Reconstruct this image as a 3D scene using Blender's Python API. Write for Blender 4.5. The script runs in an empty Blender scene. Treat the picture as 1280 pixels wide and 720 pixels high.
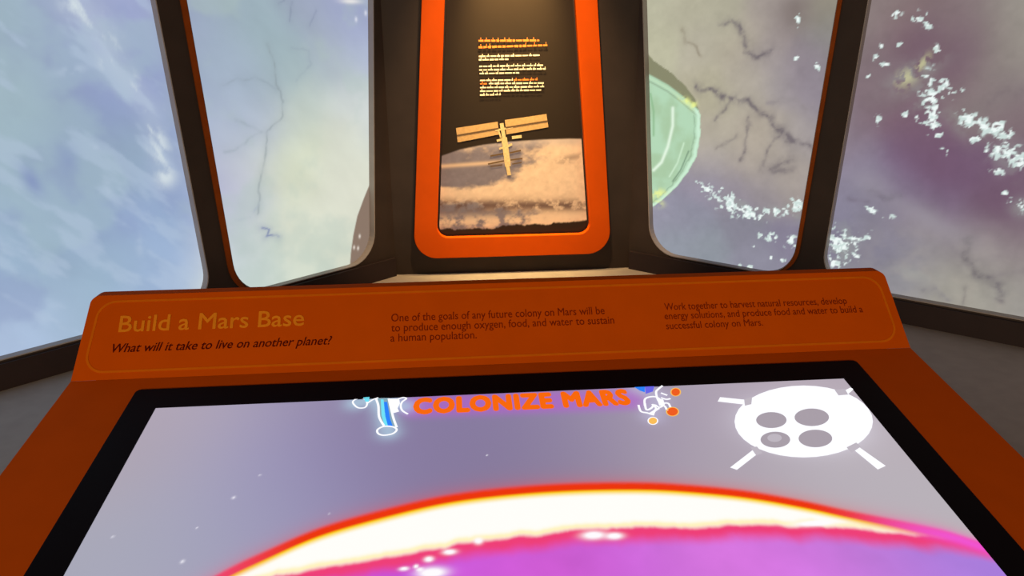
import bpy, bmesh, math, random
import numpy as np
from mathutils import Vector, Matrix
from mathutils.geometry import delaunay_2d_cdt

random.seed(7)
scene = bpy.context.scene
COL = scene.collection
Z0 = 0.95                                   # height of the crease between table and header

# ------------------------------------------------------------------ camera
F_PX = 950.0
PITCH, YAW, ROLL = 0.31416, 0.08095, -0.00732
CAM = np.array([-0.07231, -0.96219, 0.42347 + Z0])
_fwd = np.array([math.sin(YAW)*math.cos(PITCH), math.cos(YAW)*math.cos(PITCH), -math.sin(PITCH)])
_right = np.array([math.cos(YAW), -math.sin(YAW), 0.0])
_up = np.cross(_right, _fwd)
_r2 = math.cos(ROLL)*_right + math.sin(ROLL)*_up
_u2 = -math.sin(ROLL)*_right + math.cos(ROLL)*_up
cam_data = bpy.data.cameras.new('camera')
cam_data.sensor_width = 36.0
cam_data.lens = F_PX/1280*36.0
cam_data.clip_start = 0.02
cam = bpy.data.objects.new('camera', cam_data)
COL.objects.link(cam)
M = Matrix.Identity(4)
for i in range(3):
    M[i][0], M[i][1], M[i][2], M[i][3] = _r2[i], _u2[i], -_fwd[i], CAM[i]
cam.matrix_world = M
scene.camera = cam

# ------------------------------------------------------------------ light
world = bpy.data.worlds.new('world'); scene.world = world
world.use_nodes = True
world.node_tree.nodes['Background'].inputs[0].default_value = (1.0, 0.86, 0.76, 1)
world.node_tree.nodes['Background'].inputs[1].default_value = 0.03
scene.view_settings.view_transform = 'Standard'
scene.view_settings.look = 'None'
scene.view_settings.gamma = 1
scene.view_settings.use_curve_mapping = False
scene.view_settings.exposure = 0.0

def look_at(o, tgt):
    o.rotation_euler = (Vector(tgt) - o.location).to_track_quat('-Z', 'Y').to_euler()

def spot(name, loc, tgt, power, angle, blend, col, size):
    l = bpy.data.lights.new(name, 'SPOT')
    l.energy = power; l.spot_size = math.radians(angle); l.spot_blend = blend
    l.color = col; l.shadow_soft_size = size
    o = bpy.data.objects.new(name, l); COL.objects.link(o)
    o.location = loc; look_at(o, tgt)
    return o

# gallery spot above the middle bay: lights the panel, its frame and the ledge below
spot('gallery_spot', (0.10, 0.68, 2.30), (0.10, 1.06, 1.05), 100, 40, 0.6, (1.0, 0.64, 0.31), 0.03)
# close scallop on the upper part of the panel
spot('scallop_spot', (0.10, 0.985, 1.86), (0.10, 1.10, 1.43), 130, 42, 1.0, (1.0, 0.66, 0.24), 0.02)
# added area fill behind the visitor, standing in for the room's light
def area(name, loc, tgt, power, sx, sy, col):
    l = bpy.data.lights.new(name, 'AREA'); l.shape = 'RECTANGLE'
    l.size = sx; l.size_y = sy; l.energy = power; l.color = col
    o = bpy.data.objects.new(name, l); COL.objects.link(o)
    o.location = loc; look_at(o, tgt)
area('front_fill_light', (-0.5, -3.2, 1.75), (0.1, 0.6, 0.9), 62, 1.6, 0.6, (1.0, 0.74, 0.48))

# ------------------------------------------------------------------ helpers
class Plane:
    """a flat surface of the place: origin, right, up and outward normal"""
    def __init__(s, O, U, V):
        s.O = np.array(O, float); s.U = np.array(U, float); s.V = np.array(V, float)
        s.U /= np.linalg.norm(s.U); s.V /= np.linalg.norm(s.V)
        s.N = np.cross(s.U, s.V)
    def p(s, u, v, n=0.0):
        return s.O + s.U*u + s.V*v + s.N*n
    def px(s, x, y):
        """where the sight line through a photo pixel meets this surface"""
        d = _fwd + _r2*(x-640)/F_PX - _u2*(y-360)/F_PX
        t = ((s.O - CAM) @ s.N) / (d @ s.N)
        q = CAM + d*t - s.O
        return (float(q @ s.U), float(q @ s.V))

def lin(c):
    c = np.asarray(c, float)/255.0
    return np.where(c <= 0.04045, c/12.92, ((c+0.055)/1.055)**2.4)

def mesh_obj(name, verts, faces, mat, parent=None, smooth=False):
    me = bpy.data.meshes.new(name)
    me.from_pydata([tuple(map(float, v)) for v in verts], [], faces)
    me.update()
    if mat: me.materials.append(mat)
    if smooth:
        me.polygons.foreach_set('use_smooth', [True]*len(me.polygons))
    o = bpy.data.objects.new(name, me); COL.objects.link(o)
    if parent: o.parent = parent
    return o

def tag(o, label=None, cat=None, group=None, kind=None):
    if label: o['label'] = label
    if cat: o['category'] = cat
    if group: o['group'] = group
    if kind: o['kind'] = kind
    return o

def empty(name, loc):
    o = bpy.data.objects.new(name, None); COL.objects.link(o); o.location = loc
    return o

def adopt(o, parent):
    """parent without moving (mesh data is in world coordinates)"""
    o.parent = parent
    o.matrix_parent_inverse = Matrix.Translation(parent.location).inverted()
    return o

def rounded(pts, radii, n=8):
    """closed polygon with rounded corners"""
    pts = [np.array(p, float) for p in pts]; out = []
    for i, p in enumerate(pts):
        a, b = pts[i-1], pts[(i+1) % len(pts)]
        r = radii[i] if hasattr(radii, '__len__') else radii
        if r <= 0: out.append(tuple(p)); continue
        da, db = a-p, b-p
        la, lb = np.linalg.norm(da), np.linalg.norm(db); da /= la; db /= lb
        half = math.acos(max(-1, min(1, float(da @ db))))/2
        t = min(r/math.tan(half), la*0.49, lb*0.49); rr = t*math.tan(half)
        bis = (da+db)/np.linalg.norm(da+db); c = p + bis*rr/math.sin(half)
        s, e = p+da*t-c, p+db*t-c
        a0 = math.atan2(s[1], s[0]); a1 = math.atan2(e[1], e[0])
        d = (a1-a0+math.pi) % (2*math.pi) - math.pi
        for k in range(n+1):
            th = a0+d*k/n
            out.append((c[0]+rr*math.cos(th), c[1]+rr*math.sin(th)))
    return out

def ccw(poly):
    a = sum(poly[i-1][0]*poly[i][1]-poly[i][0]*poly[i-1][1] for i in range(len(poly)))
    return list(poly) if a > 0 else list(poly)[::-1]

def inset(poly, d):
    poly = ccw(poly); n = len(poly); out = []
    for i in range(n):
        a, p, b = (np.array(poly[i-1]), np.array(poly[i]), np.array(poly[(i+1) % n]))
        e1 = p-a; e2 = b-p
        e1 = e1/(np.linalg.norm(e1)+1e-12); e2 = e2/(np.linalg.norm(e2)+1e-12)
        n1 = np.array([-e1[1], e1[0]]); n2 = np.array([-e2[1], e2[0]])
        m = n1+n2; m /= (m @ m)/2 + 1e-9
        out.append(tuple(p+m*d))
    return out

def inside(p, poly):
    x, y = p; c = False
    for i in range(len(poly)):
        (x1, y1), (x2, y2) = poly[i-1], poly[i]
        if (y1 > y) != (y2 > y) and x < (x2-x1)*(y-y1)/(y2-y1)+x1: c = not c
    return c

def plate(name, pl, outer, holes, n0, n1, mat, parent=None, bevel=0.0):
    """a plate with holes on a surface, from height n0 to n1 along its normal"""
    loops = [ccw(outer)] + [ccw(h)[::-1] for h in holes]
    pts, edges = [], []
    for lp in loops:
        k = len(pts); pts += lp
        edges += [(k+i, k+(i+1) % len(lp)) for i in range(len(lp))]
    vs, _, fs, *_ = delaunay_2d_cdt([Vector(p) for p in pts], edges, [], 1, 1e-7)
    tri = []
    for f in fs:
        c = sum((vs[i] for i in f), Vector((0, 0)))/len(f)
        if inside(c, outer) and not any(inside(c, h) for h in holes): tri.append(list(f))
    V = [pl.p(v.x, v.y, n1) for v in vs]; n = len(vs)
    V += [pl.p(v.x, v.y, n0) for v in vs]
    F = []
    for f in tri:
        a = sum(vs[f[i-1]].x*vs[f[i]].y-vs[f[i]].x*vs[f[i-1]].y for i in range(len(f)))
        if a < 0: f = f[::-1]
        F.append(f); F.append([i+n for i in f[::-1]])
    k = len(V)
    for lp in loops:
        b = len(V)
        V += [pl.p(*q, n1) for q in lp] + [pl.p(*q, n0) for q in lp]; m = len(lp)
        F += [[b+i, b+m+i, b+m+(i+1) % m, b+(i+1) % m] for i in range(m)]
    o = mesh_obj(name, V, F, mat)
    bm = bmesh.new(); bm.from_mesh(o.data)
    bmesh.ops.remove_doubles(bm, verts=bm.verts, dist=1e-6)
    bmesh.ops.recalc_face_normals(bm, faces=bm.faces)
    bm.to_mesh(o.data); bm.free()
    if bevel:
        md = o.modifiers.new('bevel', 'BEVEL'); md.width = bevel; md.segments = 2
        md.limit_method = 'ANGLE'; md.angle_limit = math.radians(50)
    if parent: adopt(o, parent)
    return o

def ribbon(name, pl, path, w, n, mat, parent=None, closed=False):
    """flat stroke of width w along a path on a surface"""
    P = [np.array(p, float) for p in path]; m = len(P); V = []; F = []
    for i in range(m):
        if closed: a, b = P[i-1], P[(i+1) % m]
        else: a, b = P[max(i-1, 0)], P[min(i+1, m-1)]
        t = b-a; t /= np.linalg.norm(t)+1e-12; q = np.array([-t[1], t[0]])
        V += [pl.p(*(P[i]+q*w/2), n), pl.p(*(P[i]-q*w/2), n)]
    for i in range(m if closed else m-1):
        j = (i+1) % m
        F.append([2*i, 2*i+1, 2*j+1, 2*j])
    return mesh_obj_adopt(name, V, F, mat, parent)

def mesh_obj_adopt(name, V, F, mat, parent):
    o = mesh_obj(name, V, F, mat)
    if parent: adopt(o, parent)
    return o

def spline(pts, n=8, closed=False):
    P = [np.array(p, float) for p in pts]; m = len(P); out = []
    for i in range(m if closed else m-1):
        if closed: p0, p1, p2, p3 = P[i-1], P[i], P[(i+1) % m], P[(i+2) % m]
        else: p0, p1, p2, p3 = P[max(i-1, 0)], P[i], P[i+1], P[min(i+2, m-1)]
        for k in range(n):
            t = k/n
            out.append(tuple(0.5*((2*p1)+(p2-p0)*t+(2*p0-5*p1+4*p2-p3)*t*t+(3*p1-p0-3*p2+p3)*t**3)))
    if not closed: out.append(tuple(P[-1]))
    return out

def ellipse(c, rx, ry, n=40, a0=0.0):
    return [(c[0]+rx*math.cos(2*math.pi*k/n+a0), c[1]+ry*math.sin(2*math.pi*k/n+a0)) for k in range(n)]

def lettering(name, text, pl, u0, u1, v, cap, n, mat, parent, shear=0.0, offset=0.0, spacing=1.0):
    """one line of flat letters: left end u0, right end u1, baseline v, capital height cap"""
    def grab(s, off):
        cu = bpy.data.curves.new('letters', 'FONT'); cu.body = s; cu.offset = off
        cu.shear = shear; cu.space_character = spacing; cu.resolution_u = 3
        to = bpy.data.objects.new('letters', cu); COL.objects.link(to)
        dg = bpy.context.evaluated_depsgraph_get()
        me = bpy.data.meshes.new_from_object(to.evaluated_get(dg))
        bpy.data.objects.remove(to); bpy.data.curves.remove(cu)
        return me
    ref = grab('H', 0.0); ch = max(q.co.y for q in ref.vertices); bpy.data.meshes.remove(ref)
    me = grab(text, 0.0); me.name = name
    if offset:                                  # bolder strokes: the same outlines again, shifted a little
        co = [tuple(q.co) for q in me.vertices]; fa = [tuple(p.vertices) for p in me.polygons]
        V, Fc = [], []
        for k in range(9):
            dx, dy = ((0, 0) if k == 8 else (math.cos(k*math.pi/4)*offset, math.sin(k*math.pi/4)*offset))
            b = len(V); V += [(x+dx, y+dy, k*2.5e-5) for x, y, z in co]; Fc += [tuple(i+b for i in f) for f in fa]
        bpy.data.meshes.remove(me); me = bpy.data.meshes.new(name); me.from_pydata(V, [], Fc); me.update()
    xs = [q.co.x for q in me.vertices]; x0, x1 = min(xs), max(xs)
    sx = (u1-u0)/(x1-x0); sy = cap/ch
    for q in me.vertices:
        q.co = Vector(pl.p(u0+(q.co.x-x0)*sx, v+q.co.y*sy, n+q.co.z))
    me.materials.clear(); me.materials.append(mat)
    o = bpy.data.objects.new(name, me); COL.objects.link(o); adopt(o, parent)
    return o

# ---- numpy value noise for the moving pictures on the screens
def vnoise(x, y, seed):
    xi = np.floor(x).astype(np.int64); yi = np.floor(y).astype(np.int64)
    fx = x-xi; fy = y-yi; fx = fx*fx*(3-2*fx); fy = fy*fy*(3-2*fy)
    def h(a, b):
        k = (a*374761393 + b*668265263 + seed*974711) & 0xffffffff
        k = ((k ^ (k >> 13))*1274126177) & 0xffffffff
        return ((k ^ (k >> 16)) & 0xffff)/65535.0
    return (h(xi, yi)*(1-fx)+h(xi+1, yi)*fx)*(1-fy)+(h(xi, yi+1)*(1-fx)+h(xi+1, yi+1)*fx)*fy

def fbm(x, y, s, seed, oct=5, gain=0.5):
    t = np.zeros_like(x); a = 1.0; n = 0.0
    for k in range(oct):
        t += a*vnoise(x/s+seed*3.7, y/s-seed*1.3, seed+k); n += a; a *= gain; s *= 0.5
    return t/n

def sstep(a, b, x):
    t = np.clip((x-a)/(b-a), 0, 1); return t*t*(3-2*t)

def mixc(c, col, m):
    return c*(1-m[:, None]) + np.asarray(col)[None, :]*m[:, None]

def idw(u, v, pts, sig=0.05):
    num = np.zeros((len(u), 3)); den = np.zeros(len(u))
    for (a, b, col) in pts:
        q = ((u-a)**2+(v-b)**2)/(sig*sig)
        w = np.exp(-0.5*q) + 1e-4/(1+q*q)
        num += w[:, None]*lin(col)[None, :]; den += w
    return num/den[:, None]

def polydist(u, v, path):
    d = np.full(len(u), 9.0)
    for (a, b) in zip(path[:-1], path[1:]):
        a = np.array(a); e = np.array(b)-a; L = e @ e + 1e-12
        t = np.clip(((u-a[0])*e[0]+(v-a[1])*e[1])/L, 0, 1)
        d = np.minimum(d, np.hypot(u-a[0]-t*e[0], v-a[1]-t*e[1]))
    return d

def picture(name, pl, u0, u1, v0, v1, cell, n, paint, mat, parent, warp=None):
    """a fine flat grid whose vertices carry the picture shown on it"""
    nu = int((u1-u0)/cell)+2; nv = int((v1-v0)/cell)+2
    uu, vv = np.meshgrid(np.linspace(u0, u1, nu), np.linspace(v0, v1, nv))
    u = uu.ravel(); v = vv.ravel()
    if warp: u = warp(u, v)
    co = pl.O[None]+pl.U[None]*u[:, None]+pl.V[None]*v[:, None]+pl.N[None]*n
    me = bpy.data.meshes.new(name)
    me.vertices.add(len(u)); me.vertices.foreach_set('co', co.astype(np.float32).ravel())
    i = np.arange((nu-1)*(nv-1)); r = i//(nu-1); c = i % (nu-1); b = r*nu+c
    idx = np.stack([b, b+1, b+nu+1, b+nu], 1).astype(np.int32)
    me.loops.add(idx.size); me.loops.foreach_set('vertex_index', idx.ravel())
    me.polygons.add(len(i)); me.polygons.foreach_set('loop_start', (np.arange(len(i))*4).astype(np.int32))
    me.update(calc_edges=True)
    at = me.color_attributes.new('picture', 'FLOAT_COLOR', 'POINT')
    rgb = np.clip(paint(u, v), 0, 8)
    at.data.foreach_set('color', np.concatenate([rgb, np.ones((len(u), 1))], 1).astype(np.float32).ravel())
    me.materials.append(mat)
    o = bpy.data.objects.new(name, me); COL.objects.link(o)
    if parent: adopt(o, parent)
    return o

# ------------------------------------------------------------------ materials
def paint_mat(name, col, rough=0.5, grain=0.06, scale=60.0, bump=0.0, spec=0.5, metallic=0.0):
    m = bpy.data.materials.new(name); m.use_nodes = True
    nt = m.node_tree; b = nt.nodes['Principled BSDF']
    tc = nt.nodes.new('ShaderNodeTexCoord'); nz = nt.nodes.new('ShaderNodeTexNoise')
    nz.inputs['Scale'].default_value = scale; nz.inputs['Detail'].default_value = 4
    nt.links.new(tc.outputs['Object'], nz.inputs['Vector'])
    rp = nt.nodes.new('ShaderNodeValToRGB')
    c = np.array(col, float)
    rp.color_ramp.elements[0].position = 0.3; rp.color_ramp.elements[1].position = 0.7
    rp.color_ramp.elements[0].color = (*np.clip(c*(1-grain), 0, 1), 1)
    rp.color_ramp.elements[1].color = (*np.clip(c*(1+grain), 0, 1), 1)
    nt.links.new(nz.outputs['Fac'], rp.inputs['Fac'])
    nt.links.new(rp.outputs['Color'], b.inputs['Base Color'])
    b.inputs['Roughness'].default_value = rough
    b.inputs['Specular IOR Level'].default_value = spec
    b.inputs['Metallic'].default_value = metallic
    if bump:
        bp = nt.nodes.new('ShaderNodeBump'); bp.inputs['Strength'].default_value = bump
        bp.inputs['Distance'].default_value = 0.002
        nt.links.new(nz.outputs['Fac'], bp.inputs['Height']); nt.links.new(bp.outputs['Normal'], b.inputs['Normal'])
    return m

def glow_mat(name, col=None, strength=1.0):
    """a lit screen: emits the colours of its picture"""
    m = bpy.data.materials.new(name); m.use_nodes = True
    nt = m.node_tree; b = nt.nodes['Principled BSDF']
    b.inputs['Base Color'].default_value = (0.01, 0.01, 0.01, 1); b.inputs['Roughness'].default_value = 0.4
    b.inputs['Specular IOR Level'].default_value = 0.1
    b.inputs['Emission Strength'].default_value = strength
    if col is None:
        at = nt.nodes.new('ShaderNodeVertexColor'); at.layer_name = 'picture'
        nt.links.new(at.outputs['Color'], b.inputs['Emission Color'])
    else:
        b.inputs['Emission Color'].default_value = (*lin(col), 1)
    return m

def print_mat(name):
    m = bpy.data.materials.new(name); m.use_nodes = True
    nt = m.node_tree; b = nt.nodes['Principled BSDF']
    at = nt.nodes.new('ShaderNodeVertexColor'); at.layer_name = 'picture'
    nt.links.new(at.outputs['Color'], b.inputs['Base Color']); b.inputs['Roughness'].default_value = 0.55
    b.inputs['Specular IOR Level'].default_value = 0.1
    return m

ORANGE = paint_mat('orange_lacquer', (0.56, 0.082, 0.0004), 0.7, 0.03, 25, spec=0.02)
ORANGE_FRAME = paint_mat('orange_frame', (0.68, 0.088, 0.0004), 0.55, 0.03, 25, spec=0.1)
ORANGE_TRIM = paint_mat('orange_trim', (0.26, 0.055, 0.006), 0.6, 0.1, 40, spec=0.1)
DARK_WALL = paint_mat('dark_brown_wall', (0.038, 0.026, 0.021), 0.65, 0.12, 14, bump=0.06, spec=0.3)
SKIRT = paint_mat('dark_skirting', (0.024, 0.014, 0.014), 0.6, 0.1, 20, spec=0.3)
LINING = paint_mat('pale_window_lining', (0.32, 0.29, 0.28), 0.6, 0.05, 30)
LEDGE = paint_mat('grey_ledge_laminate', (0.30, 0.27, 0.25), 0.6, 0.06, 35, spec=0.3)
CARPET = paint_mat('charcoal_carpet', (0.035, 0.034, 0.036), 0.95, 0.3, 220, bump=0.5, spec=0.1)
CEIL = paint_mat('dark_ceiling', (0.03, 0.028, 0.027), 0.9, 0.1, 20)
BEZEL = paint_mat('black_bezel_glass', (0.006, 0.004, 0.006), 0.4, 0.05, 20, spec=0.03)
BLACK = paint_mat('shadow_line_black', (0.010, 0.006, 0.005), 0.6, 0.05, 20, spec=0.2)
LINE_YEL = paint_mat('amber_print', (0.62, 0.135, 0.002), 0.5, 0.05, 60, spec=0.03)
TITLE_YEL = paint_mat('yellow_print', (0.74, 0.24, 0.012), 0.5, 0.05, 60, spec=0.03)
TXT_DARK = paint_mat('dark_red_print', (0.085, 0.004, 0.001), 0.6, 0.05, 60, spec=0.03)
TXT_BODY = paint_mat('maroon_print', (0.19, 0.016, 0.001), 0.6, 0.05, 60, spec=0.03)
PANEL_CREAM = paint_mat('cream_print', (0.80, 0.74, 0.60), 0.6, 0.05, 60, spec=0.03)
PANEL_ORANGE = paint_mat('orange_print', (0.75, 0.22, 0.05), 0.6, 0.05, 60, spec=0.03)
GOLD = paint_mat('gold_array_print', (0.56, 0.36, 0.16), 0.6, 0.12, 140)
GOLD_DARK = paint_mat('dark_array_print', (0.12, 0.07, 0.03), 0.6, 0.1, 60)
STATION = paint_mat('pale_station_print', (0.72, 0.56, 0.30), 0.6, 0.15, 200)

# ------------------------------------------------------------------ the bay: plan of the walls
XC, YW, HW, ANG = 0.100, 1.100, 0.331, math.radians(43.7)
ca, sa = math.cos(ANG), math.sin(ANG)
TH = 0.020                                   # wall panel thickness
Z_DECK = Z0-0.1986
Z_TOP = 2.45
PC = Plane((XC, YW, 0), (1, 0, 0), (0, 0, 1))
PL = Plane((XC-HW, YW, 0), (ca, sa, 0), (0, 0, 1))      # u runs towards the corner, so u < 0 on the wall
PR = Plane((XC+HW, YW, 0), (ca, -sa, 0), (0, 0, 1))     # u > 0 on the wall
WALL_LEN = 1.75
W_TOP = 1.80                                  # top of the windows

def line_at(pl, a, b, z):
    """point at height z on the line through two photo points on a wall"""
    (u0, v0), (u1, v1) = pl.px(*a), pl.px(*b)
    return (u0+(u1-u0)*(z-v0)/(v1-v0), z)

def cross(p1, p2, p3, p4):
    p1, p2, p3, p4 = map(np.array, (p1, p2, p3, p4))
    d1, d2 = p2-p1, p4-p3
    t = ((p3-p1)[0]*d2[1]-(p3-p1)[1]*d2[0])/(d1[0]*d2[1]-d1[1]*d2[0])
    return tuple(p1+d1*t)

ZS = Z0-0.143                                 # sill height
def opening(pl, left, right, radii):
    """left / right: two photo points on each edge, or a fixed u"""
    def pt(e, z): return (e, z) if isinstance(e, float) else line_at(pl, *e, z)
    return rounded([pt(left, ZS), pt(right, ZS), pt(right, W_TOP), pt(left, W_TOP)], radii, 10)

win_FL = opening(PL, -1.60, ((195, 0), (256, 318)), [0.07, 0.075, 0.075, 0.07])
win_L = opening(PL, ((232, 0), (288, 318)), ((467, 0), (468.5, 295)), [0.085, 0.085, 0.07, 0.07])
win_R = opening(PR, ((803, 0), (811, 275)), ((1048, 0), (1000, 285)), [0.085, 0.085, 0.07, 0.07])
win_FR = opening(PR, ((1085, 0), (1033, 300)), 1.60, [0.075, 0.07, 0.07, 0.075])

# ------------------------------------------------------------------ structure
def rect(u0, v0, u1, v1): return [(u0, v0), (u1, v0), (u1, v1), (u0, v1)]

G = Plane((0, 0, 0), (1, 0, 0), (0, 1, 0))
tag(plate('floor', G, rect(-3.2, -4.5, 3.4, 2.2), [], -0.05, 0.0, CARPET), kind='structure')
tag(plate('wall_back', PC, rect(-HW, Z_DECK-0.02, HW, Z_TOP), [], -TH, 0.0, DARK_WALL), kind='structure')
tag(plate('wall_left', PL, rect(-WALL_LEN, Z_DECK-0.02, 0.0, Z_TOP), [win_FL, win_L], -TH, 0.0, DARK_WALL), kind='structure')
tag(plate('wall_right', PR, rect(0.0, Z_DECK-0.02, WALL_LEN, Z_TOP), [win_R, win_FR], -TH, 0.0, DARK_WALL), kind='structure')
XE_L = XC-HW-ca*WALL_LEN; XE_R = XC+HW+ca*WALL_LEN; YE = YW-sa*WALL_LEN
tag(plate('ceiling', G, [(XE_L, YE), (XE_R, YE), (XC+HW, YW+0.02), (XC-HW, YW+0.02)], [], Z_TOP, Z_TOP+0.04, CEIL), kind='structure')

for i, (pl, w) in enumerate(((PL, win_FL), (PL, win_L), (PR, win_R), (PR, win_FR))):
    o = tag(plate('window_%d' % (i+1), pl, w, [inset(w, 0.0022)], -TH, 0.0012, LINING), kind='structure')
    if i in (1, 2):
        # orange edging on the mullion side, running round the lower corner
        lp = ccw(w); us = [q[0] for q in lp]
        um = (min(us)+max(us))/2
        side = [q for q in lp if ((q[0] < um) if i == 1 else (q[0] > um)) and q[1] < W_TOP-0.02]
        side.sort(key=lambda q: q[1])
        zb = min(q[1] for q in lp)
        far = min(us) if i == 1 else max(us)
        keep = [q for q in side if q[1] > zb+0.002]
        s = -1 if i == 1 else 1
        w_ = 0.0125 if i == 1 else 0.009
        cen = [(q[0], q[1]) for q in keep]
        # shift outwards by half a width along the outline normal
        path = []
        for k, q in enumerate(cen):
            a = np.array(cen[max(k-1, 0)]); b = np.array(cen[min(k+1, len(cen)-1)])
            t = (b-a)/np.linalg.norm(b-a); nrm = np.array([-t[1], t[0]])*(1 if i == 1 else -1)
            path.append(tuple(np.array(q)+nrm*w_/2))
        outer_ = []
        P = path; left_, right_ = [], []
        for k in range(len(P)):
            a = np.array(P[max(k-1, 0)]); b = np.array(P[min(k+1, len(P)-1)])
            t = (b-a)/np.linalg.norm(b-a); q = np.array([-t[1], t[0]])
            ww = w_*min(1.0, 0.15+k/6.0)
            left_.append(tuple(np.array(P[k])+q*ww/2)); right_.append(tuple(np.array(P[k])-q*ww/2))
        plate('edge_trim', pl, left_+right_[::-1], [], 0.0, 0.0035, ORANGE_TRIM, o)

# dark skirting under the windows, standing on the ledge
tag(plate('baseboard_left', PL, rect(-WALL_LEN, Z_DECK-0.005, -0.006, ZS-0.004), [], -0.001, 0.010, SKIRT), kind='structure')
tag(plate('baseboard_right', PR, rect(0.006, Z_DECK-0.005, WALL_LEN, ZS-0.004), [], -0.001, 0.010, SKIRT), kind='structure')

# the grey ledge along the foot of the bay, cut out round the kiosk
KX, KY = 0.60, 0.135
notch = [(XE_L-0.02, YE-0.02), (XE_L+0.25, YE-0.35), (-KX, YE-0.35), (-KX, KY), (KX, KY), (KX, YE-0.35), (XE_R-0.25, YE-0.35), (XE_R+0.02, YE-0.02),
         (XC+HW+0.005, YW+0.005), (XC-HW-0.005, YW+0.005)]
led = empty('window_ledge', (XC, 0.6, 0))
plate('ledge_top', G, notch, [], Z_DECK-0.04, Z_DECK, LEDGE, led, bevel=0.004)
plate('ledge_base', G, inset(notch, 0.03), [], 0.0, Z_DECK-0.04, DARK_WALL, led)
tag(led, 'wide grey ledge running along the foot of the window walls behind the orange kiosk', 'ledge')

# ------------------------------------------------------------------ projection screens behind the windows
SCREEN = glow_mat('projected_picture', None, 1.0)
BACK = paint_mat('screen_backing', (0.1, 0.1, 0.1), 0.8)

def blobs(u, v, dens, scale, seed, hard=0.10):
    n = 0.62*vnoise(u/scale+seed, v/scale*1.15, seed)+0.38*vnoise(u/scale*2.3, v/scale*2.3+seed, seed+3)
    n = (n-0.5)*1.9+0.5
    return sstep(0.0, hard, n+dens*0.95-1.0)*sstep(0.10, 0.22, dens)

def gauss(u, v, pl, lst, grow=1.0):
    """soft ellipses given as photo centre, half sizes in metres, turn in degrees, weight"""
    d = np.zeros(len(u))
    for (x, y, ru, rv, an, wt) in lst:
        a, b = pl.px(x, y); c_, s_ = math.cos(math.radians(an)), math.sin(math.radians(an))
        du, dv = u-a, v-b
        p = (du*c_+dv*s_)/(ru*grow); q = (-du*s_+dv*c_)/(rv*grow)
        d = np.maximum(d, wt*np.exp(-(p*p+q*q)))
    return d

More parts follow.
